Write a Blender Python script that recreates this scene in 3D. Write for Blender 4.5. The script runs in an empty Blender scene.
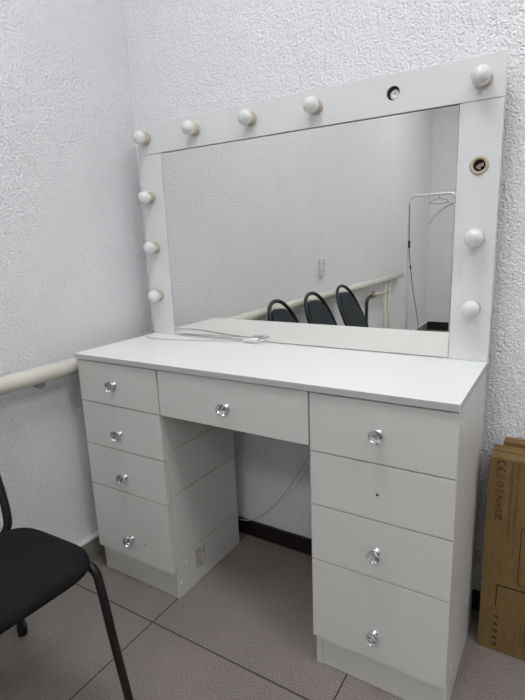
import bpy, bmesh, math, random
from mathutils import Vector, Matrix
PI = math.pi
C = bpy.context.scene
# ------------------------------------------------------------------ camera
cam_d = bpy.data.cameras.new('camera'); cam = bpy.data.objects.new('camera', cam_d)
C.collection.objects.link(cam); C.camera = cam
_yaw, _pit, _rol = math.radians(32.0286), math.radians(-12.7016), math.radians(-2.2105)
_fw = Vector((-math.sin(_yaw)*math.cos(_pit), math.cos(_yaw)*math.cos(_pit), math.sin(_pit)))
_rt = Vector((math.cos(_yaw), math.sin(_yaw), 0)); _up = _rt.cross(_fw)
_r2 = math.cos(_rol)*_rt + math.sin(_rol)*_up; _u2 = -math.sin(_rol)*_rt + math.cos(_rol)*_up
m3 = Matrix((_r2, _u2, -_fw)).transposed()
cam.matrix_world = Matrix.Translation((1.255, -1.2876, 1.0671)) @ m3.to_4x4()
cam_d.sensor_fit = 'VERTICAL'; cam_d.sensor_height = 24.0; cam_d.lens = 494.43/700*24.0
cam_d.clip_start = 0.02
# ------------------------------------------------------------------ world, light levels, exposure
W = bpy.data.worlds.new('world'); C.world = W; W.use_nodes = True
W.node_tree.nodes['Background'].inputs[0].default_value = (0.75, 0.8, 0.9, 1)
W.node_tree.nodes['Background'].inputs[1].default_value = 0.15
LIGHT_PANEL = 9.0
C.view_settings.view_transform = 'Standard'; C.view_settings.look = 'None'
C.view_settings.exposure = 0.68; C.view_settings.gamma = 1.0
C.view_settings.use_curve_mapping = False

# ------------------------------------------------------------------ dimensions (metres, desk top 0.75 high)
TW, TD, TH, TT = 1.10, 0.3494, 0.75, 0.016       # tabletop
YF = -0.3437                                      # drawer front plane
LX, WY, LF, RX, CH = -0.0874, 0.0694, 4.345, 3.1, 2.75

# ------------------------------------------------------------------ materials
def nt(name):
    m = bpy.data.materials.new(name); m.use_nodes = True
    return m, m.node_tree, m.node_tree.nodes['Principled BSDF']
def setp(b, col=None, rough=None, metal=None, spec=None, **k):
    if col is not None: b.inputs['Base Color'].default_value = (*col, 1)
    if rough is not None: b.inputs['Roughness'].default_value = rough
    if metal is not None: b.inputs['Metallic'].default_value = metal
    if spec is not None: b.inputs['Specular IOR Level'].default_value = spec
    for a, v in k.items(): b.inputs[a.replace('_', ' ')].default_value = v
def node(t, typ, **k):
    n = t.nodes.new(typ)
    for a, v in k.items(): setattr(n, a, v)
    return n
def texco(t, scale=(1, 1, 1), coord='Object'):
    c = node(t, 'ShaderNodeTexCoord'); mp = node(t, 'ShaderNodeMapping'); mp.inputs['Scale'].default_value = scale
    t.links.new(c.outputs[coord], mp.inputs['Vector']); return mp.outputs['Vector']
def noise(t, vec, scale, detail=3, rough=.5, dist=0):
    n = node(t, 'ShaderNodeTexNoise'); t.links.new(vec, n.inputs['Vector'])
    n.inputs['Scale'].default_value = scale; n.inputs['Detail'].default_value = detail
    n.inputs['Roughness'].default_value = rough; n.inputs['Distortion'].default_value = dist
    return n.outputs['Fac']
def ramp(t, fac, stops):
    r = node(t, 'ShaderNodeValToRGB'); t.links.new(fac, r.inputs['Fac'])
    e = r.color_ramp.elements
    while len(e) < len(stops): e.new(0.5)
    for x, (p, c) in zip(e, stops):
        x.position = p; x.color = (*c, 1) if len(c) == 3 else c
    return r.outputs['Color']
def math_(t, op, a, b=None):
    n = node(t, 'ShaderNodeMath', operation=op)
    for i, v in enumerate((a, b)):
        if v is None: continue
        if isinstance(v, (int, float)): n.inputs[i].default_value = v
        else: t.links.new(v, n.inputs[i])
    return n.outputs[0]
def bump(t, b, h, strength, dist):
    n = node(t, 'ShaderNodeBump'); n.inputs['Strength'].default_value = strength; n.inputs['Distance'].default_value = dist
    t.links.new(h, n.inputs['Height']); t.links.new(n.outputs['Normal'], b.inputs['Normal'])
def simple(name, col, rough=.5, metal=0., var=0.0, vs=30, spec=None, bumpd=0, bs=200, **k):
    m, t, b = nt(name); setp(b, col, rough, metal, spec, **k)
    if var or bumpd:
        v = texco(t)
        if var:
            f = noise(t, v, vs, 3)
            t.links.new(ramp(t, f, [(.3, tuple(c*(1-var) for c in col)), (.7, tuple(min(1, c*(1+var)) for c in col))]), b.inputs['Base Color'])
        if bumpd: bump(t, b, noise(t, v, bs, 2), .5, bumpd)
    return m
def plaster(name, col, vert=0.5):
    m, t, b = nt(name); setp(b, col, .62, spec=.35)
    v = texco(t); vz = texco(t, (1, 1, .22))
    a = noise(t, v, 150, 2, .6, .1); d = noise(t, vz, 120, 3, .6, .3); big = noise(t, v, 7, 2)
    s = node(t, 'ShaderNodeMapRange'); t.links.new(a, s.inputs['Value']); s.inputs['From Min'].default_value = .38; s.inputs['From Max'].default_value = .68
    s2 = node(t, 'ShaderNodeMapRange'); t.links.new(d, s2.inputs['Value']); s2.inputs['From Min'].default_value = .40; s2.inputs['From Max'].default_value = .66
    h = math_(t, 'ADD', math_(t, 'MULTIPLY', s.outputs[0], 1-vert), math_(t, 'MULTIPLY', s2.outputs[0], vert))
    vo = node(t, 'ShaderNodeTexVoronoi'); t.links.new(v, vo.inputs['Vector']); vo.inputs['Scale'].default_value = 130
    pit = node(t, 'ShaderNodeMapRange'); t.links.new(vo.outputs['Distance'], pit.inputs['Value']); pit.inputs['From Min'].default_value = .05; pit.inputs['From Max'].default_value = .42
    h = math_(t, 'ADD', h, math_(t, 'MULTIPLY', pit.outputs[0], .55))
    bump(t, b, h, 1.0, .0042)
    t.links.new(ramp(t, big, [(.3, tuple(c*.97 for c in col)), (.7, col)]), b.inputs['Base Color'])
    return m
M = {}
M['wall'] = plaster('white_plaster', (.93, .925, .94), .25)
M['wall_back'] = plaster('white_plaster_coarse', (.94, .93, .945), .5)
M['ceiling'] = simple('ceiling_paint', (.8, .8, .8), .8)
# desk laminate
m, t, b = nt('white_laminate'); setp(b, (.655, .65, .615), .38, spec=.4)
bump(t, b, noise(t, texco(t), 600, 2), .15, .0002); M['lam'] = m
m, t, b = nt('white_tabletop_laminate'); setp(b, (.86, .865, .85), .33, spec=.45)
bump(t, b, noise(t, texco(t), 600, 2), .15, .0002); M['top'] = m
M['edge'] = simple('grey_edge_band', (.50, .50, .485), .45)
M['chip'] = simple('raw_chipboard', (.16, .12, .08), .9, var=.4, vs=300)
M['frame'] = simple('mirror_frame_laminate', (.73, .735, .73), .36, spec=.4)
M['gap'] = simple('dark_gap', (.05, .05, .05), .8)
# floor
m, t, b = nt('porcelain_tile'); setp(b, (.3, .28, .26), .42, spec=.4)
co = node(t, 'ShaderNodeTexCoord'); sx = node(t, 'ShaderNodeSeparateXYZ'); t.links.new(co.outputs['Object'], sx.inputs[0])
S = .5516
gx = math_(t, 'PINGPONG', math_(t, 'SUBTRACT', sx.outputs[0], .3128), S/2)
gy = math_(t, 'PINGPONG', math_(t, 'SUBTRACT', sx.outputs[1], -.4358), S/2)
g = math_(t, 'LESS_THAN', math_(t, 'MINIMUM', gx, gy), .0020)
v = texco(t)
sp = ramp(t, noise(t, v, 300, 3, .8), [(.38, (.16, .134, .118)), (.5, (.275, .240, .217)), (.64, (.40, .36, .33))])
cl = ramp(t, noise(t, v, 5, 3), [(.3, (.86, .86, .86)), (.7, (1, 1, 1))])
mx = node(t, 'ShaderNodeMix', data_type='RGBA', blend_type='MULTIPLY'); mx.inputs[0].default_value = 1
t.links.new(sp, mx.inputs[6]); t.links.new(cl, mx.inputs[7])
m2 = node(t, 'ShaderNodeMix', data_type='RGBA'); t.links.new(g, m2.inputs[0]); t.links.new(mx.outputs[2], m2.inputs[6]); m2.inputs[7].default_value = (.05, .038, .03, 1)
t.links.new(m2.outputs[2], b.inputs['Base Color'])
bump(t, b, math_(t, 'SUBTRACT', 1.0, g), .6, .001); M['floor'] = m
M['tile_base'] = simple('tile_baseboard', (.24, .22, .195), .4, var=.2, vs=300)
M['grout_white'] = simple('white_cap', (.68, .68, .68), .7)
M['wood_dark'] = simple('dark_brown_baseboard', (.012, .006, .005), .45, var=.3, vs=40)
m, t, b = nt('mirror_silver'); setp(b, (.84, .845, .81), .0, 1.0); M['mirror'] = m
m, t, b = nt('mirror_bevel'); setp(b, (.75, .78, .77), .12, 1.0); M['bevel'] = m
m, t, b = nt('frosted_bulb'); setp(b, (.74, .735, .72), .14, spec=.6, Subsurface_Weight=.25, Subsurface_Scale=.01, Coat_Weight=.4, Coat_Roughness=.05)
b.inputs['Subsurface Radius'].default_value = (1, 1, 1); M['bulb'] = m
M['collar'] = simple('cream_plastic', (.50, .43, .32), .45)
M['brown_in'] = simple('socket_inside', (.06, .045, .035), .6)
M['chrome'] = simple('chrome', (.8, .8, .82), .12, 1.0)
M['dull_metal'] = simple('dull_metal', (.45, .42, .38), .35, 1.0)
m, t, b = nt('crystal'); setp(b, (1, 1, 1), .0, Transmission_Weight=1.0, IOR=1.55); M['crystal'] = m
M['pipe'] = simple('cream_pipe_paint', (.66, .64, .56), .35, var=.03, vs=12, bumpd=.001, bs=60)
M['black_hose'] = simple('black_rubber', (.02, .02, .022), .5)
M['brass'] = simple('old_brass', (.45, .36, .14), .4, 1.0)
M['plastic_w'] = simple('white_plastic', (.78, .78, .80), .35)
M['cord_w'] = simple('white_cord', (.62, .62, .62), .45)
M['cord_b'] = simple('black_cord', (.025, .025, .03), .5)
M['black_metal'] = simple('black_painted_steel', (.006, .006, .007), .36, spec=.4)
# fabrics
def fabric(name, c0, c1, sc):
    m, t, b = nt(name); setp(b, c0, .95, spec=.2); v = texco(t)
    f = noise(t, v, sc, 2, .7); t.links.new(ramp(t, f, [(.38, c0), (.66, c1)]), b.inputs['Base Color'])
    bump(t, b, f, .7, .0012); return m
M['seat_fab'] = fabric('charcoal_fabric', (.0045, .0045, .005), (.018, .018, .0195), 420)
M['back_fab'] = fabric('blue_grey_fabric', (.022, .027, .032), (.05, .058, .066), 380)
# cardboard
m, t, b = nt('cardboard'); setp(b, (.30, .19, .075), .75, spec=.25)
v = texco(t, (1, 1, .2)); t.links.new(ramp(t, noise(t, v, 90, 4), [(.3, (.17, .105, .038)), (.7, (.21, .135, .052))]), b.inputs['Base Color'])
bump(t, b, noise(t, v, 60, 2), .3, .0006); M['card'] = m
M['ink'] = simple('dark_print', (.016, .010, .006), .8)
M['ink_soft'] = simple('faint_print', (.070, .043, .020), .8)
M['sticker'] = None
m, t, b = nt('faded_sticker'); setp(b, (.4, .38, .36), .6)
v = texco(t, (1, 1, .45)); t.links.new(ramp(t, noise(t, v, 75, 2, .5), [(.40, (.40, .375, .35)), (.62, (.62, .60, .565))]), b.inputs['Base Color']); M['sticker'] = m
m, t, b = nt('light_diffuser'); setp(b, (.9, .9, .9), .5)
b.inputs['Emission Color'].default_value = (.96, .98, 1, 1); b.inputs['Emission Strength'].default_value = LIGHT_PANEL; M['emit'] = m
M['clear'] = simple('clear_plastic', (.9, .92, .92), .1, Transmission_Weight=.85, IOR=1.3)

# ------------------------------------------------------------------ helpers
def link(name, me, mats, parent=None, smooth=False):
    o = bpy.data.objects.new(name, me); C.collection.objects.link(o)
    for mm in (mats if isinstance(mats, (list, tuple)) else [mats]): me.materials.append(mm)
    if smooth:
        for p in me.polygons: p.use_smooth = True
    if parent: o.parent = parent
    return o
def obj(name, bm, mats, parent=None, smooth=False, bevel=0):
    if bevel:
        bmesh.ops.bevel(bm, geom=bm.edges[:], offset=bevel, segments=2, affect='EDGES', profile=.6)
    bmesh.ops.recalc_face_normals(bm, faces=bm.faces[:])
    me = bpy.data.meshes.new(name); bm.to_mesh(me); bm.free()
    return link(name, me, mats, parent, smooth)
def box(bm, x0, x1, y0, y1, z0, z1, mat=0):
    vs = [bm.verts.new((x, y, z)) for x in (x0, x1) for y in (y0, y1) for z in (z0, z1)]
    for f in ((0, 1, 3, 2), (4, 6, 7, 5), (0, 4, 5, 1), (2, 3, 7, 6), (0, 2, 6, 4), (1, 5, 7, 3)):
        fc = bm.faces.new([vs[i] for i in f]); fc.material_index = mat
    return vs
def boxo(name, x0, x1, y0, y1, z0, z1, mats, parent=None, bevel=.0008):
    bm = bmesh.new(); box(bm, x0, x1, y0, y1, z0, z1); return obj(name, bm, mats, parent, bevel=bevel)
def smooth_path(pts, n=8):
    P = [Vector(p) for p in pts]; out = []
    for i in range(len(P)-1):
        a, b_, c, d = P[max(i-1, 0)], P[i], P[i+1], P[min(i+2, len(P)-1)]
        for k in range(n):
            u = k/n
            out.append(.5*((2*b_)+(c-a)*u+(2*a-5*b_+4*c-d)*u*u+(3*b_-a-3*c+d)*u**3))
    out.append(P[-1]); return out
def tube(bm, pts, r, seg=10, mat=0, closed=False, flat=1.0, fdir=None):
    P = [Vector(p) for p in pts]; n = len(P); rings = []; prev = None
    for i in range(n):
        if closed: tg = P[(i+1) % n]-P[i-1]
        else: tg = P[min(i+1, n-1)]-P[max(i-1, 0)]
        tg.normalize()
        if prev is None:
            ref = fdir if fdir is not None else (Vector((0, 0, 1)) if abs(tg.z) < .9 else Vector((1, 0, 0)))
            nn = (ref-ref.dot(tg)*tg).normalized()
        else: nn = (prev-prev.dot(tg)*tg).normalized()
        prev = nn; bn = tg.cross(nn)
        rr = r[i] if isinstance(r, (list, tuple)) else r
        rings.append([bm.verts.new(P[i]+rr*(math.cos(2*PI*k/seg)*nn*flat+math.sin(2*PI*k/seg)*bn)) for k in range(seg)])
    m_ = n if closed else n-1
    for i in range(m_):
        A, B = rings[i], rings[(i+1) % n]
        for k in range(seg):
            f = bm.faces.new((A[k], A[(k+1) % seg], B[(k+1) % seg], B[k])); f.material_index = mat; f.smooth = True
    if not closed:
        for rg in (rings[0], rings[-1]):
            f = bm.faces.new(rg); f.material_index = mat
def lathe(bm, prof, org, axis='-y', seg=24, mat=0, mats=None):
    # prof: list of (radius, height along axis)
    ax = {'-y': Vector((0, -1, 0)), 'z': Vector((0, 0, 1)), 'x': Vector((1, 0, 0)), 'y': Vector((0, 1, 0))}[axis]
    u = Vector((1, 0, 0)) if axis != 'x' else Vector((0, 1, 0)); w = ax.cross(u)
    rings = []; org = Vector(org)
    for (r, h) in prof:
        if r < 1e-6: rings.append([bm.verts.new(org+ax*h)])
        else: rings.append([bm.verts.new(org+ax*h+r*(math.cos(2*PI*k/seg)*u+math.sin(2*PI*k/seg)*w)) for k in range(seg)])
    for i in range(len(rings)-1):
        A, B = rings[i], rings[i+1]; mi = mats[i] if mats else mat
        for k in range(seg):
            k2 = (k+1) % seg
            if len(A) == 1 and len(B) == 1: continue
            if len(A) == 1: f = bm.faces.new((A[0], B[k2], B[k]))
            elif len(B) == 1: f = bm.faces.new((A[k], A[k2], B[0]))
            else: f = bm.faces.new((A[k], A[k2], B[k2], B[k]))
            f.material_index = mi; f.smooth = True
def thing(name, label, cat, loc=(0, 0, 0), rz=0, group=None):
    o = bpy.data.objects.new(name, None); C.collection.objects.link(o); o.empty_display_size = .1
    o.location = loc; o.rotation_euler = (0, 0, rz); o['label'] = label; o['category'] = cat
    if group: o['group'] = group
    return o
def tag(o, label, cat, group=None):
    o['label'] = label; o['category'] = cat
    if group: o['group'] = group
    return o
def struct(o): o['kind'] = 'structure'; return o
def cut(o, cyls):
    """round holes through a board along y"""
    bm = bmesh.new()
    for (x, z, r, y0, y1) in cyls:
        lathe(bm, [(0, 0), (r, 0), (r, y1-y0), (0, y1-y0)], (x, y0, z), 'y', 40, mat=0)
    bmesh.ops.recalc_face_normals(bm, faces=bm.faces[:])
    me = bpy.data.meshes.new('cutter'); bm.to_mesh(me); bm.free(); me.materials.append(M['chip'])
    c = bpy.data.objects.new('cutter', me); C.collection.objects.link(c); c.parent = o.parent
    bpy.context.view_layer.update()
    md = o.modifiers.new('b', 'BOOLEAN'); md.object = c; md.operation = 'DIFFERENCE'; md.solver = 'EXACT'
    try: md.material_mode = 'TRANSFER'
    except Exception: pass
    dg = bpy.context.evaluated_depsgraph_get(); dg.update()
    nm = bpy.data.meshes.new_from_object(o.evaluated_get(dg)); o.modifiers.clear(); o.data = nm
    bpy.data.objects.remove(c)

# ------------------------------------------------------------------ the setting
def slab(name, *a, mat):
    return struct(boxo(name, *a, mat, bevel=0))
slab('floor', LX-.1, RX+.1, -LF-.1, WY+.1, -.1, 0, mat=M['floor'])
slab('ceiling', LX-.1, RX+.1, -LF-.1, WY+.1, CH, CH+.1, mat=M['ceiling'])
slab('wall_left', LX-.1, LX, -LF-.1, WY+.1, 0, CH, mat=M['wall'])
slab('wall_back', LX, RX, WY, WY+.1, 0, CH, mat=M['wall_back'])
slab('wall_right', RX, RX+.1, -LF-.1, WY+.1, 0, CH, mat=M['wall'])
slab('wall_front', LX, RX, -LF-.1, -LF, 0, CH, mat=M['wall'])
# tile baseboard with a white cap on the left wall
bm = bmesh.new(); box(bm, LX, LX+.020, -LF, WY, 0, .079, 0); box(bm, LX, LX+.021, -LF, WY, .079, .085, 1)
struct(obj('baseboard_left', bm, [M['tile_base'], M['grout_white']]))
def wood_base(name, pts, parent=None):
    bm = bmesh.new(); box(bm, *pts); return struct(obj(name, bm, M['wood_dark'], bevel=.003))
wood_base('baseboard_back', (LX+.021, RX, WY-.014, WY, 0, .0574))
wood_base('baseboard_front', (LX+.021, RX, -LF, -LF+.014, 0, .09))
wood_base('baseboard_right', (RX-.014, RX, -LF+.014, WY-.014, 0, .06))

# ceiling lights
for (x, y, lab) in ((.8, -.9, 'square white ceiling light panel nearest the vanity mirror and the left wall'),
                    (2.15, -.9, 'square white ceiling light panel nearest the vanity side, by the right wall'),
                    (.8, -2.9, 'square white ceiling light panel at the far end, near the garment rack'),
                    (2.15, -2.9, 'square white ceiling light panel at the far end, by the right wall')):
    L = thing('ceiling_light', lab, 'ceiling light', (x, y, CH-.02), group='ceiling light panels')
    s = .3
    bm = bmesh.new()
    for a in ((-s, s, -s, -s+.012), (-s, s, s-.012, s), (-s, -s+.012, -s+.012, s-.012), (s-.012, s, -s+.012, s-.012)):
        box(bm, *a, -.006, .02)
    obj('light_frame', bm, M['plastic_w'], L)
    bm = bmesh.new(); box(bm, -s+.012, s-.012, -s+.012, s-.012, 0, .012); obj('diffuser', bm, M['emit'], L)

# ------------------------------------------------------------------ heating pipe on the left wall
PX, PZ, PR = -.0424, .7015, .0245
hp = thing('heating_pipe', 'thick cream painted heating pipe running along the left wall behind the chairs', 'heating pipe', (PX, -.5, 0))
def L_(p): return (p[0]-PX, p[1]+.5, p[2])
bm = bmesh.new(); tube(bm, [L_((PX, y, PZ)) for y in (WY-.001, -.4, -1.2, -2.2, -3.2)], PR, 28)
obj('main_pipe', bm, M['pipe'], hp)
bm = bmesh.new(); tube(bm, [L_((PX, y, PZ)) for y in (-3.19, -3.2, -3.213, -3.22)], [PR*1.05, PR*1.05, PR*.95, PR*.5], 24); obj('end_cap', bm, M['pipe'], hp)
for y in (-2.73, -2.845):
    bm = bmesh.new(); tube(bm, [L_((PX, y, z)) for z in (PZ-.01, .3, .001)], .0105, 12); obj('riser_pipe', bm, M['pipe'], hp)
bm = bmesh.new(); tube(bm, [L_((PX, -2.845, .59)), L_((PX, -2.5, .60)), L_((PX, -2.44, .60))], .0095, 12); obj('branch_pipe', bm, M['pipe'], hp)
bm = bmesh.new(); tube(bm, [L_((PX, -2.47, .60)), L_((PX, -2.41, .60))], .016, 12); tube(bm, [L_((PX, -2.44, .60)), L_((PX, -2.44, .63))], .007, 8)
box(bm, -.006, .006, -2.44+.5-.03, -2.44+.5+.03, .628, .636); obj('valve', bm, M['brass'], hp)
bm = bmesh.new(); tube(bm, smooth_path([L_(q) for q in ((PX, -2.42, .60), (PX, -2.36, .595), (PX, -2.31, .575), (PX, -2.295, .52), (PX, -2.295, .3), (PX, -2.3, .03))]), .0125, 10)
obj('hose', bm, M['black_hose'], hp)
for y in (-.45, -1.75):
    bm = bmesh.new()
    tube(bm, [L_((LX+.001, y, .668)), L_((PX-.005, y, .664)), L_((PX+.012, y, .668))], .004, 8)
    tube(bm, [L_((PX+.004, y-.012, .672)), L_((PX+.004, y+.012, .672))], .005, 8)
    obj('bracket', bm, M['dull_metal'], hp)

# ------------------------------------------------------------------ vanity desk
desk = thing('vanity_desk', 'white vanity desk with two drawer pedestals, centre drawer and crystal knobs', 'desk', (0, 0, 0))
def db(name, *a, mat=None, par=None, bevel=.0008, lab=None):
    o = boxo(name, *a, mat or M['lam'], par or desk, bevel)
    if lab: o['label'] = lab
    return o
bm = bmesh.new(); box(bm, -.004, TW, -TD-.0005, .034, TH-TT, TH)
bmesh.ops.recalc_face_normals(bm, faces=bm.faces[:])
for f in bm.faces: f.material_index = 0 if abs(f.normal.z) > .5 else 1
bmesh.ops.bevel(bm, geom=bm.edges[:], offset=.0008, segments=2, affect='EDGES')
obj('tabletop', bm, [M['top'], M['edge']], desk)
A1, B2 = .3204, .7825
ZL = [TH-TT-.003, .601, .4615, .3236, .0946]
ZR = [TH-TT-.003, .5913, .4572, .3133, .093]
ys = YF+.017
bot = TH-TT
# outer sides, each a full board; inner left side is made of stacked boards
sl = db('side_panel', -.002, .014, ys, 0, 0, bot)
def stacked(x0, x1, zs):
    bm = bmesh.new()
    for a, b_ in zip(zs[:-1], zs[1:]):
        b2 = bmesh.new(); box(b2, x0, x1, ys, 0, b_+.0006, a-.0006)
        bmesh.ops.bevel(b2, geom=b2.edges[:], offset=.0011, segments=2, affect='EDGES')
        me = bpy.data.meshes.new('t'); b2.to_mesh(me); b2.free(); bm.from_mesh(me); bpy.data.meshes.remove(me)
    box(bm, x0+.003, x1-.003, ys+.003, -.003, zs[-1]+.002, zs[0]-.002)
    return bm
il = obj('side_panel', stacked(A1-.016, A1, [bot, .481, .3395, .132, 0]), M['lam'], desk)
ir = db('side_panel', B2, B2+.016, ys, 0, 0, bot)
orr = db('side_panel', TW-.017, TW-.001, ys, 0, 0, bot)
for (x0, x1) in ((.014, A1-.016), (B2+.016, TW-.017)):
    db('plinth', x0, x1, ys+.003, ys+.019, 0, .094)
    db('back_panel', x0, x1, -.004, -.001, .05, bot, bevel=0)
    db('bottom_board', x0, x1, ys+.019, -.004, .0945, .1095)
db('top_rail', A1, B2, ys+.002, ys+.018, bot-.04, bot)
# knobs: crystal faceted ball on a chrome stem
def crystal_bm():
    bm = bmesh.new(); n = 8
    prof = [(.0060, .0125, 0), (.0115, .0165, .5), (.0152, .0225, 0), (.0140, .0275, .5), (.0085, .0320, 0)]
    rings = []
    for (r, h, off) in prof:
        rings.append([bm.verts.new((r*math.cos(2*PI*(k+off)/n), -h, r*math.sin(2*PI*(k+off)/n))) for k in range(n)])
    bm.faces.new(rings[0]); bm.faces.new(rings[-1])
    for i in range(len(rings)-1):
        A, B = rings[i], rings[i+1]; sh = 1 if prof[i][2] else 0
        for k in range(n):
            k2 = (k+1) % n
            if prof[i][2] == 0:
                bm.faces.new((A[k], A[k2], B[k])); bm.faces.new((A[k2], B[k2], B[k]))
            else:
                bm.faces.new((A[k], B[k2], B[k])); bm.faces.new((A[k], A[k2], B[k2]))
    return bm
def tomesh(bm, name, mats):
    bmesh.ops.recalc_face_normals(bm, faces=bm.faces[:])
    me = bpy.data.meshes.new(name); bm.to_mesh(me); bm.free()
    for x in mats: me.materials.append(x)
    return me
KM = tomesh(crystal_bm(), 'knob', [M['crystal']])
bm = bmesh.new(); lathe(bm, [(0, 0), (.0092, 0), (.0092, .0015), (.006, .003), (.0045, .006), (.0045, .009), (.0062, .0105), (.0110, .0118), (.0132, .0160), (.0118, .0160), (0, .0122)], (0, 0, 0), '-y', 20)
KB = tomesh(bm, 'knob_base', [M['chrome']])
def drawer(x0, x1, z0, z1, knob=None, deep=.28):
    xc, zc = (x0+x1)/2, (z0+z1)/2
    bm = bmesh.new(); box(bm, x0, x1, YF, YF+.016, z0, z1)
    bmesh.ops.bevel(bm, geom=bm.edges[:], offset=.0009, segments=2, affect='EDGES')
    yb = YF+.0165+deep; a, b_ = x0+.024, x1-.024; zt = z1-.03; zb = z0+.02
    box(bm, a, b_, YF+.016, yb, zb, zb+.004)
    box(bm, a, a+.012, YF+.016, yb, zb+.004, zt); box(bm, b_-.012, b_, YF+.016, yb, zb+.004, zt)
    box(bm, a+.012, b_-.012, yb-.012, yb, zb+.004, zt)
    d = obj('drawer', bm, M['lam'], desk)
    if knob:
        for me, nm in ((KM, 'knob'), (KB, 'knob_base')):
            k = bpy.data.objects.new(nm, me); C.collection.objects.link(k); k.parent = d; k.location = (knob[0], YF, knob[1])
            if nm == 'knob': k['label'] = 'clear faceted crystal knob'
            else: k['label'] = 'chrome knob stem'
            k.rotation_euler = (0, random.uniform(0, 1), 0) if nm == 'knob' else (0, 0, 0)
    return d
random.seed(3)
G = .0014
kl = [(.151, .669), (.154, .517), (.158, .379), (.157, .169)]
kr = [(.942, .661), None, (.941, .382), (.939, .169)]
dl = [drawer(-.003, A1-.0003, ZL[i+1]+G, ZL[i]-G, kl[i]) for i in range(4)]
dr = [drawer(B2-.0005, TW-.0005, ZR[i+1]+G, ZR[i]-G, kr[i]) for i in range(4)]
drawer(A1+.0042, B2-.0040, .602, TH-TT-.0035, (.551, .660))
def dot(par, x, z, r=.0032, mat='brown_in', nm='screw_hole', y=None, h=.0006):
    bm = bmesh.new(); lathe(bm, [(r, -.0005), (r, h*.6), (r*.7, h), (0, h)], (x, YF if y is None else y, z), '-y', 14)
    return obj(nm, bm, M[mat], par)
dot(dr[1], .941, .520); dot(dl[3], .213, .163, .0026)
for q in ((-.042, .103), (-.285, .104), (-.313, .049)):
    bm = bmesh.new(); lathe(bm, [(.0055, -.001), (.0055, .0008), (.004, .0016), (0, .0016)], (A1, q[0], q[1]), 'x', 16)
    o = obj('screw_cap', bm, M['plastic_w'], il); o['label'] = 'round white plastic screw cap'
for q in ((-.100, .143), (-.290, .108), (-.318, .70), (-.03, .70)):
    bm = bmesh.new(); lathe(bm, [(.0055, -.001), (.0055, .0008), (.004, .0016), (0, .0016)], (TW-.001, q[0], q[1]), 'x', 16)
    o = obj('screw_cap', bm, M['plastic_w'], orr); o['label'] = 'round white plastic screw cap'
bm = bmesh.new(); box(bm, A1-.0002, A1+.0004, -.238, -.192, .045, .115)
o = obj('sticker', bm, M['sticker'], il); o['label'] = 'faded, half worn paper sticker'

# ------------------------------------------------------------------ lit-frame mirror
MT = TH+.6927; SEAM = MT-.0918
mir = thing('vanity_mirror', 'large white framed mirror with round bulbs standing on the vanity desk', 'mirror', (TW/2, .015, TH))
def mb(name, x0, x1, y0, y1, z0, z1, mats, bevel=.0008):
    bm = bmesh.new(); box(bm, x0-TW/2, x1-TW/2, y0-.015, y1-.015, z0-TH, z1-TH); return obj(name, bm, mats, mir, bevel=bevel)
IX0, IX1, WR = .0881, 1.0074, -.010
Z0 = TH+.0005
tb_ = mb('frame_board', WR, TW, 0, .016, SEAM+.0006, MT, M['frame'])
lb_ = mb('frame_board', WR, IX0, 0, .016, Z0, SEAM-.0006, M['frame'])
rb_ = mb('frame_board', IX1, TW, 0, .016, Z0, SEAM-.0006, M['frame'])
mb('back_board', WR+.003, TW-.003, .0165, .032, Z0, MT-.003, M['frame'])
mb('mirror_glass', IX0+.003, IX1-.001, .002, .0055, Z0+.002, SEAM-.002, M['mirror'], bevel=0)
g_ = mb('glass_edge', IX0+.0005, IX0+.003, .003, .006, Z0+.002, SEAM-.002, M['bevel'], bevel=0)
mb('glass_channel', IX0, IX1, .0085, .016, Z0, SEAM-.0006, M['gap'], bevel=0)
SP = [(.031+.205*i, 1.4005) for i in range(4)] + [(1.0545, 1.394), (1.058, 1.050), (1.058, .884), (.031, 1.214), (.034, 1.050), (.0335, .886)]
def lm(x, y, z): return (x-TW/2, y-.015, z-TH)
cut(tb_, [(.852-TW/2, 1.399-TH, .0162, -.03, .02)])
bm = bmesh.new(); lathe(bm, [(.0161, .0), (.0161, -.0158), (.0080, -.0158)], (0, 0, 0), '-y', 32); s = obj('hole_edge', bm, M['chip'], mir); s.location = lm(.852, .0004, 1.399); s['label'] = 'raw brown edge of the empty bulb hole'
bm = bmesh.new(); lathe(bm, [(.0118, -.0156), (.0118, -.0080), (.0110, -.0070), (.004, -.0070), (.0035, -.009), (0, -.009)], (0, 0, 0), '-y', 28); s = obj('bulb_socket', bm, M['plastic_w'], mir); s.location = lm(.8545, 0, 1.3965); s['label'] = 'white socket sunk deep in an empty hole, no bulb'
cut(rb_, [(1.056-TW/2, 1.212-TH, .0150, -.03, .02)])
bm = bmesh.new(); lathe(bm, [(0, 0), (.0185, 0), (.0192, .002), (.0192, .006), (.0170, .0075), (.0135, .0085), (0, .0085)], (0, 0, 0), '-y', 28); SK = tomesh(bm, 'bulb_socket', [M['collar']])
prof = [(.0, .0085), (.0128, .0085), (.0128, .014), (.0140, .0165)]
for k in range(2, 15):
    a = math.radians(-60+k*150/14) if False else None
R = .0212; cy = .0315
pr = [(.0128, .0086), (.0130, .0115), (.0145, .0145)]
a0 = math.asin((cy-.0165)/R)
for k in range(13):
    a = -a0+(PI/2+a0)*k/12
    pr.append((max(R*math.cos(a), 0) if k < 12 else 0, cy+R*math.sin(a)))
bm = bmesh.new(); lathe(bm, pr, (0, 0, 0), '-y', 32); BU = tomesh(bm, 'light_bulb', [M['bulb']])
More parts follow.
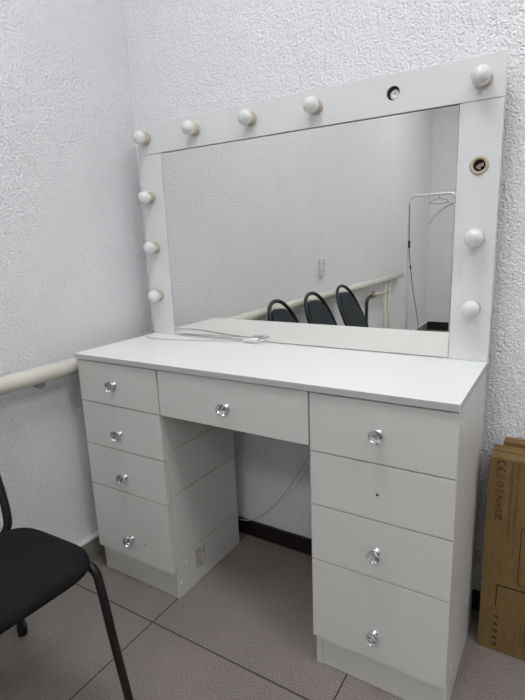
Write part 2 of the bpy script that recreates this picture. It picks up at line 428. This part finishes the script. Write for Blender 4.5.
for (x, z) in SP:
    s = bpy.data.objects.new('bulb_socket', SK); C.collection.objects.link(s); s.parent = mir; s.location = lm(x, 0, z)
    u = bpy.data.objects.new('light_bulb', BU); C.collection.objects.link(u); u.parent = s; u['label'] = 'round frosted globe bulb, unlit'
    s['label'] = 'cream plastic bulb collar'
# empty socket on the right upright
bm = bmesh.new(); lathe(bm, [(.0150, -.012), (.0150, 0), (.0205, 0), (.0208, .0015), (.0195, .003), (.0145, .003), (.0132, .001), (.0125, -.014), (0, -.014)], (0, 0, 0), '-y', 32,
                        mats=[0, 0, 0, 0, 0, 0, 1, 1])
s = obj('bulb_socket', bm, [M['collar'], M['brown_in']], mir); s.location = lm(1.056, 0, 1.212); s['label'] = 'empty cream bulb socket, bulb missing'
bm = bmesh.new(); box(bm, -.0022, .0022, .004, .012, -.008, .004); box(bm, .003, .0075, .007, .012, -.002, .006); box(bm, -.008, -.0035, .008, .012, -.005, .001)
obj('contact', bm, M['dull_metal'], s)

# ------------------------------------------------------------------ cable and plug on the tabletop
cb = thing('power_cable', 'thin white cable with a white plug lying on the tabletop by the mirror', 'cable', (.4, -.05, TH))
def lc(p): return (p[0]-.4, p[1]+.05, p[2]-TH)
bm = bmesh.new()
tube(bm, smooth_path([lc(q) for q in ((-.030, .045, .735), (-.022, .02, .7525), (-.008, -.04, .7525), (.03, -.078, .7525), (.09, -.092, .7525), (.18, -.078, .7525), (.30, -.048, .7525), (.375, -.033, .754), (.398, -.028, .757))]), .0021, 8)
obj('cord', bm, M['cord_w'], cb)
bm = bmesh.new()
tube(bm, smooth_path([lc(q) for q in ((.395, -.025, .757), (.32, -.024, .754), (.2, -.020, .7525), (.11, -.010, .7525))]), .0017, 8)
obj('thin_cord', bm, M['cord_w'], cb)
bm = bmesh.new()
tube(bm, [lc(q) for q in ((.396, -.028, .758), (.404, -.028, .759), (.419, -.027, .760), (.444, -.025, .761), (.451, -.0245, .761))], [.004, .0075, .0088, .0092, .0080], 14, flat=.85)
obj('plug', bm, M['plastic_w'], cb)
for dz in (-.0045, .0045):
    bm = bmesh.new(); tube(bm, [lc((.449, -.0245+dz, .7615)), lc((.471, -.023+dz, .762))], .0017, 8); obj('plug_pin', bm, M['chrome'], cb)['label'] = 'metal plug pin'

# cable hanging in the knee hole
bm = bmesh.new()
tube(bm, smooth_path([(.70, .050, .60), (.63, .060, .45), (.568, .0635, .351), (.50, .0635, .24), (.43, .0635, .14), (.37, .062, .085), (.33, .050, .067), (.295, .044, .062), (.25, .044, .05)]), .0018, 8)
tube(bm, smooth_path([(.66, .062, .49), (.60, .0635, .37), (.53, .064, .255), (.47, .064, .185), (.41, .062, .125), (.38, .060, .095)]), .0012, 6)
tag(obj('hanging_cable', bm, M['cord_w'], None), 'thin white cable hanging along the back wall in the knee hole', 'cable')
bm = bmesh.new()
tube(bm, smooth_path([(1.145, .062, .32), (1.115, .06, .30), (1.093, .058, .265), (1.085, .056, .235), (1.088, .056, .20), (1.098, .055, .172), (1.104, .055, .160)]), .0012, 6)
tag(obj('cable_end', bm, M['cord_w'], None), 'loose thin cable loop between the desk and the cardboard boxes', 'cable')

# ------------------------------------------------------------------ chairs
def backx(z):
    return .142-.132*max(0, (z-.44)/.300)**1.0
LOOP = [(.110, .385), (.136, .42), (.144, .49), (.146, .56), (.142, .62), (.126, .675), (.092, .724), (.050, .750), (0, .758)]
def make_chair(loc, rz, label):
    t = thing('office_chair', label, 'chair', loc, rz, 'chairs along the left wall')
    # seat cushion
    bm = bmesh.new(); n = 48; cx, a, b_ = .315, .158, .160
    def ring(s, z, e=5.0):
        out = []
        for k in range(n):
            th = 2*PI*k/n; c, s_ = math.cos(th), math.sin(th)
            x = a*s*math.copysign(abs(c)**(2/e), c); y = b_*s*math.copysign(abs(s_)**(2/e), s_)
            zz = z+.028*(x/a)*.5-.016*max(0, (x/a)-.6)
            out.append(bm.verts.new((cx+x, y, zz)))
        return out
    rr = [ring(.93, .408), ring(.985, .411), ring(1.0, .419), ring(1.0, .425), ring(.985, .433), ring(.94, .438), ring(.8, .441), ring(.5, .443), ring(.2, .444)]
    for A, B in zip(rr[:-1], rr[1:]):
        for k in range(n): bm.faces.new((A[k], A[(k+1) % n], B[(k+1) % n], B[k]))
    bm.faces.new(rr[0]); bm.faces.new(rr[-1])
    obj('seat', bm, M['seat_fab'], t, smooth=True)
    # backrest tube
    pts = [(backx(z), y, z) for (y, z) in LOOP]
    full = [(.20, .11, .388)]+pts+[(x, -y, z) for (x, y, z) in pts[:-1][::-1]]+[(.20, -.11, .388)]
    bm = bmesh.new(); tube(bm, smooth_path(full, 6), .0098, 12); obj('back_frame', bm, M['black_metal'], t)
    # backrest pad
    bm = bmesh.new(); front = []; back = []
    zs = [.480, .485, .498, .53, .57, .605, .64, .665, .685, .700, .711, .717]
    def hw(z):
        L = [q for q in LOOP if q[1] >= .43]
        for (y0, z0), (y1, z1) in zip(L[:-1], L[1:]):
            if z0 <= z <= z1: return y0+(y1-y0)*(z-z0)/(z1-z0)
        return .19
    for i, z in enumerate(zs):
        w = hw(min(z+.022, .75))-.014
        if i == 0: w = .105
        if i == 1: w = .125
        if i == len(zs)-1: w = .035
        if i == len(zs)-2: w = min(w, .065)
        fr, bk = [], []
        for k in range(13):
            u = -1+2*k/12; ed = (1-abs(u)**4)*(0.25 if i in (0, len(zs)-1) else (.7 if i in (1, len(zs)-2) else 1))
            cv = .018*(1-u*u)
            fr.append(bm.verts.new((backx(z)+.006-cv+.016*ed, w*u, z)))
            bk.append(bm.verts.new((backx(z)-.004-cv-.010*ed, w*u, z)))
        front.append(fr); back.append(bk)
    for i in range(len(zs)-1):
        for k in range(12):
            bm.faces.new((front[i][k], front[i][k+1], front[i+1][k+1], front[i+1][k]))
            bm.faces.new((back[i][k], back[i+1][k], back[i+1][k+1], back[i][k+1]))
        bm.faces.new((front[i][0], front[i+1][0], back[i+1][0], back[i][0]))
        bm.faces.new((front[i][12], back[i][12], back[i+1][12], front[i+1][12]))
    for rf, rb in ((front[0], back[0]), (front[-1], back[-1])):
        for k in range(12): bm.faces.new((rf[k], rb[k], rb[k+1], rf[k+1]))
    obj('backrest', bm, M['back_fab'], t, smooth=True)
    # legs
    for s in (1, -1):
        bm = bmesh.new()
        tube(bm, smooth_path([(.30, s*.136, .404), (.39, s*.140, .412), (.432, s*.144, .418), (.455, s*.148, .406), (.461, s*.152, .37), (.469, s*.166, .2), (.478, s*.184, .012)], 7), .0094, 12)
        lathe(bm, [(.013, -.012), (.014, 0), (.013, .02), (.011, .022)], (.478, s*.1845, .0125), 'z', 14)
        obj('leg', bm, M['black_metal'], t)
        bm = bmesh.new()
        tube(bm, smooth_path([(.30, s*.140, .404), (.21, s*.142, .398), (.160, s*.145, .386), (.128, s*.149, .355), (.10, s*.158, .27), (.048, s*.174, .13), (.004, s*.190, .012)], 7), .0094, 12)
        lathe(bm, [(.013, -.012), (.014, 0), (.013, .02), (.011, .022)], (.004, s*.1905, .0125), 'z', 14)
        obj('leg', bm, M['black_metal'], t)
    for x, z in ((.40, .400), (.21, .390)):
        bm = bmesh.new(); tube(bm, [(x, -.141, z), (x, .141, z)], .009, 10); obj('seat_frame', bm, M['black_metal'], t)
    return t
def seat_at(x, y, deg):
    a = math.radians(deg); return (x-.316*math.cos(a), y-.316*math.sin(a), 0), a
make_chair(*seat_at(.320, -.856, -3), 'black fabric chair nearest the vanity desk, its seat in full view at the left')
make_chair(*seat_at(.344, -1.195, 0), 'black fabric chair in the middle of the three seen in the mirror')
make_chair(*seat_at(.350, -1.612, 0), 'black fabric chair farthest from the desk, rightmost of the three in the mirror')

# ------------------------------------------------------------------ socket outlet on the left wall
so = thing('wall_outlet', 'white double wall outlet on the plaster wall above the heating pipe', 'outlet', (LX, -1.578, .878))
bm = bmesh.new(); box(bm, 0, .020, -.030, .032, -.055, .055); obj('outlet_body', bm, M['plastic_w'], so, bevel=.005)
for dz in (-.025, .025):
    bm = bmesh.new(); lathe(bm, [(.0185, 0), (.0185, .002), (.016, .002), (.015, -.006), (0, -.006)], (.0205, 0, dz), 'x', 20)
    for dy in (-.008, .008): lathe(bm, [(.003, -.004), (.003, .001), (0, .001)], (.0205, dy, dz), 'x', 8, mat=1)
    obj('outlet_face', bm, [M['edge'], M['brown_in']], so)

# ------------------------------------------------------------------ garment rack, cord, hanger and arc lamp seen in the mirror
gy0 = -2.9
gr = thing('garment_rack', 'white tubular garment rack standing by the left wall', 'garment rack', (.28, gy0, 0))
bm = bmesh.new()
pp = [(-.183, 0, .02), (-.183, 0, .6), (-.183, 0, 1.27), (-.183, 0, 1.310)]
for k in range(1, 6):
    a = PI/2*k/5; pp.append((-.183+.045*(1-math.cos(a)), 0, 1.310+.045*math.sin(a)))
pp += [(0, 0, 1.356)]
for k in range(0, 6):
    a = PI/2*k/5; pp.append((.122+.045*math.sin(a), 0, 1.315+.042*math.cos(a)))
pp += [(.167, 0, 1.2), (.167, 0, .6), (.167, 0, .02)]
tube(bm, pp, .0095, 12); obj('rack_frame', bm, M['plastic_w'], gr)
for x in (-.183, .167):
    bm = bmesh.new(); tube(bm, [(x, -.2, .012), (x, .2, .012)], .012, 12); obj('foot', bm, M['plastic_w'], gr)
bm = bmesh.new(); tube(bm, [(-.183, 0, .12), (.167, 0, .12)], .008, 10); obj('cross_bar', bm, M['plastic_w'], gr)
co_ = thing('lamp_cord', 'black power cord with an inline switch hanging from the garment rack', 'cord', (.09, gy0+.022, 1.25))
def lr(x, z, y=0): return (x-.09, y, z-1.25)
bm = bmesh.new(); tube(bm, smooth_path([lr(.100, 1.29, -.006), lr(.102, 1.25), lr(.103, 1.2), lr(.104, 1.1), lr(.108, .95), lr(.122, .8), lr(.148, .6), lr(.185, .40), lr(.215, .2), lr(.24, .06), lr(.29, .006, .03)]), .003, 8)
obj('cord', bm, M['cord_b'], co_)
bm = bmesh.new(); box(bm, .009, .025, -.008, .008, .945-1.25, 1.005-1.25); obj('inline_switch', bm, M['cord_b'], co_, bevel=.003)
bm = bmesh.new(); box(bm, .027, .039, -.006, .006, .775-1.25, .80-1.25); obj('connector', bm, M['cord_b'], co_, bevel=.002)
bm = bmesh.new(); box(bm, .008, .020, -.006, .006, 1.14-1.25, 1.175-1.25); obj('clip', bm, M['edge'], co_, bevel=.002)
hg = thing('clothes_hanger', 'clear plastic clothes hanger on the garment rack rail', 'hanger', (.326, gy0, 1.352))
bm = bmesh.new()
hk = [(0.0, 0.011*math.cos(a)+0, .0115*math.sin(a)) for a in [math.radians(-30+k*30) for k in range(8)]]
hk = [(0, q[1], q[2]) for q in hk]+[(0, 0, -.03)]
tube(bm, smooth_path(hk, 4), .0018, 8); obj('hook', bm, M['chrome'], hg)
bm = bmesh.new(); r_ = math.radians(70)
tri = [(0, 0, -.03), (.06, .0, -.045), (.075, 0, -.062), (.03, 0, -.068), (-.03, 0, -.068), (-.075, 0, -.062), (-.06, 0, -.045)]
tube(bm, [(x, .0, z) for x, y, z in tri], .0035, 8, closed=True); obj('hanger_arm', bm, M['clear'], hg)
al = thing('arc_floor_lamp', 'thin grey arched floor lamp beside the garment rack', 'floor lamp', (.56, gy0-.15, 0))
def la(x, z): return (x-.56, .0, z)
sc = (gy0-.15)
bm = bmesh.new(); tube(bm, smooth_path([(0, 0, .02), (0, 0, .8), (0, 0, 1.22), (-.03, 0, 1.285), (-.09, 0, 1.295), (-.15, 0, 1.288), (-.22, 0, 1.258), (-.285, 0, 1.205), (-.338, 0, 1.135)], 8), .0062, 10)
obj('arched_pole', bm, M['dull_metal'], al)
bm = bmesh.new(); lathe(bm, [(0, 0), (.13, 0), (.13, .012), (.12, .02), (.01, .024), (0, .024)], (0, 0, 0), 'z', 32); obj('lamp_base', bm, M['plastic_w'], al)
bm = bmesh.new(); tube(bm, smooth_path([(-.225, 0, 1.250), (-.288, 0, 1.200), (-.338, 0, 1.130)], 6), .009, 10, flat=.6); obj('lamp_head', bm, M['plastic_w'], al)

# ------------------------------------------------------------------ cardboard boxes
def text_mesh(body, size, font_rot=True):
    cu = bpy.data.curves.new('txt', 'FONT'); cu.body = body; cu.size = size; cu.align_x = 'CENTER'; cu.align_y = 'CENTER'
    cu.resolution_u = 3; o = bpy.data.objects.new('txt', cu); C.collection.objects.link(o)
    dg = bpy.context.evaluated_depsgraph_get(); dg.update()
    me = bpy.data.meshes.new_from_object(o.evaluated_get(dg)); bpy.data.objects.remove(o); bpy.data.curves.remove(cu); return me
BX0, BX1, BY0, BY1, BH = 1.127, 1.52, -.070, .012, .537
cbx = thing('cardboard_box', 'brown cardboard box with printed marks standing in front beside the desk', 'cardboard box', (BX0, BY0, 0), group='cardboard boxes beside the desk')
bm = bmesh.new()
w, d = BX1-BX0, BY1-BY0
box(bm, 0, w, 0, d, .004, BH-.004)
box(bm, .001, w-.001, -.0008, d*.48, BH-.004, BH-.001); box(bm, .001, w-.001, d*.52, d+.0005, BH-.004, BH-.0005)
box(bm, .001, w-.001, -.0008, d*.48, 0, .004); box(bm, .001, w-.001, d*.52, d, 0, .004)
box_body = obj('box_body', bm, M['card'], cbx, bevel=.001)
bm = bmesh.new(); box(bm, .03, .036, d*.40, d*.6, BH-.0012, BH-.0003); box(bm, .034, .25, d*.45, d*.52, BH-.0012, BH-.0003)
def mark(me_or_bm, x, z, rot, mat, nm='printed_mark', lab=None, sx=1.0, sy=1.0):
    """lay a flat mesh (xy plane) on the box front; rot = clockwise quarter turns"""
    me = me_or_bm
    if isinstance(me, bmesh.types.BMesh):
        b_ = me; me = bpy.data.meshes.new(nm); b_.to_mesh(me); b_.free()
    T = Matrix.Translation((x-BX0, -.0006, z)) @ Matrix.Rotation(-rot*PI/2, 4, 'Y').inverted() @ Matrix.Rotation(PI/2, 4, 'X') @ Matrix.Diagonal((sx, sy, 1, 1))
    me.transform(T); me.materials.clear(); o = link(nm, me, M[mat], box_body)
    if lab: o['label'] = lab
    return o
bm.free()
def flat(bm, pts): bm.faces.new([bm.verts.new((x, y, 0)) for x, y in pts])
def rect(bm, x0, x1, y0, y1): flat(bm, [(x0, y0), (x1, y0), (x1, y1), (x0, y1)])
def arc(bm, cx, cy, r0, r1, a0, a1, n=16):
    for k in range(n):
        a, b_ = math.radians(a0+(a1-a0)*k/n), math.radians(a0+(a1-a0)*(k+1)/n)
        flat(bm, [(cx+r0*math.cos(a), cy+r0*math.sin(a)), (cx+r1*math.cos(a), cy+r1*math.sin(a)), (cx+r1*math.cos(b_), cy+r1*math.sin(b_)), (cx+r0*math.cos(b_), cy+r0*math.sin(b_))])
# CE
bm = bmesh.new(); arc(bm, 0, 0, .0062, .0085, 75, 285); arc(bm, .0175, 0, .0062, .0085, 75, 285); rect(bm, .010, .0165, -.001, .001)
mark(bm, 1.1535, .5225-.001, 1, 'ink', lab='printed CE mark')
# grid symbol (document)
bm = bmesh.new()
for k in range(4): rect(bm, -.006+k*.004-.0005, -.006+k*.004+.0005, -.008, .008)
for k in range(4): rect(bm, -.006, .006, -.008+k*.0053-.0005, -.008+k*.0053+.0005)
mark(bm, 1.153, .489, 1, 'ink_soft')
# recycling-like ring
bm = bmesh.new(); arc(bm, 0, 0, .007, .0082, 0, 360, 24)
for k in range(3): arc(bm, 0, 0, .0028, .0050, 15+k*120, 100+k*120, 5)
mark(bm, 1.1535, .4685, 1, 'ink')
# waste bin symbol
bm = bmesh.new(); rect(bm, -.0055, .0045, .0065, .008); flat(bm, [(-.0045, .006), (-.003, -.006), (-.0018, -.006), (-.0033, .006)]); flat(bm, [(.0035, .006), (.0024, .006), (.0012, -.006), (.0024, -.006)])
rect(bm, -.0055, .0045, -.0085, -.0070); mark(bm, 1.1535, .450, 1, 'ink')
mark(text_mesh('RoHS', .0195), 1.1540, .4165, 1, 'ink', 'printed_text', 'printed word RoHS')
bm = bmesh.new(); rect(bm, -.010, -.008, -.008, .008); rect(bm, -.010, -.0015, .0065, .008); rect(bm, -.010, -.003, -.0005, .001); arc(bm, .003, 0, .0055, .0078, 50, 310); arc(bm, .003, 0, .0018, .0036, 50, 310, 8)
mark(bm, 1.1545, .3805, 1, 'ink', lab='printed FC mark')
# worn, unreadable small print: uneven strokes only
def faint(x, z1, z0, h, seed, mat='ink_soft'):
    rnd = random.Random(seed); bm = bmesh.new(); u = 0; Ltot = z1-z0
    while u < Ltot:
        wl = rnd.uniform(.012, .045); e = min(u+wl, Ltot)
        while u < e:
            cw = rnd.uniform(.0022, .0036)
            rect(bm, u, u+cw*.32, -h/2, h/2*rnd.choice((1, .6, 1)))
            if rnd.random() < .6: yy = rnd.choice((-h/2, 0, h/2-.0009)); rect(bm, u, u+cw*.8, yy, yy+.0009)
            u += cw
        u += .004
    mark(bm, x, z1, 1, mat, 'faint_print')
faint(1.1785, .523, .322, .0062, 1); faint(1.1905, .526, .275, .0062, 2)
faint(1.2235, .108, .045, .006, 3); faint(1.2325, .104, .035, .006, 4)
def line(x0, x1, z0, z1, mat='ink'):
    bm = bmesh.new(); rect(bm, 0, x1-x0, 0, z1-z0)
    return mark(bm, x0, z0, 0, mat, 'printed_line')
line(1.162, 1.1645, .134, .196); line(1.1645, 1.50, .1925, .1965)
bm = bmesh.new()
for (a, b_, c, d_) in ((1.2065, 1.2085, .216, .362), (1.2125, 1.49, .366, .368), (1.2125, 1.49, .209, .211)): rect(bm, a-1.2, b_-1.2, c, d_)
arc(bm, .0125, .362, .004, .006, 90, 180, 6); arc(bm, .0125, .215, .004, .006, 180, 270, 6)
mark(bm, 1.2, 0, 0, 'ink', 'printed_line')
for i, z in enumerate((.101, .080, .059, .039, .020)):
    bm = bmesh.new()
    if i % 2 == 0: arc(bm, 0, 0, .003, .0055, 0, 300, 12); rect(bm, -.001, .004, -.0015, .0015)
    else: rect(bm, -.005, .005, -.0055, -.0035); flat(bm, [(-.004, -.003), (.004, -.003), (.001, .005), (-.001, .005)])
    mark(bm, 1.1665, z, 1, 'ink')
cb2 = thing('cardboard_box', 'second cardboard box, plain, squeezed between the printed box and the wall', 'cardboard box', (1.147, .018, 0), group='cardboard boxes beside the desk')
bm = bmesh.new(); box(bm, 0, .385, 0, .034, .003, .541); box(bm, .001, .384, -.0006, .0345, .541, .544); box(bm, .001, .384, -.0006, .0345, 0, .003)
obj('box_body', bm, M['card'], cb2, bevel=.001)
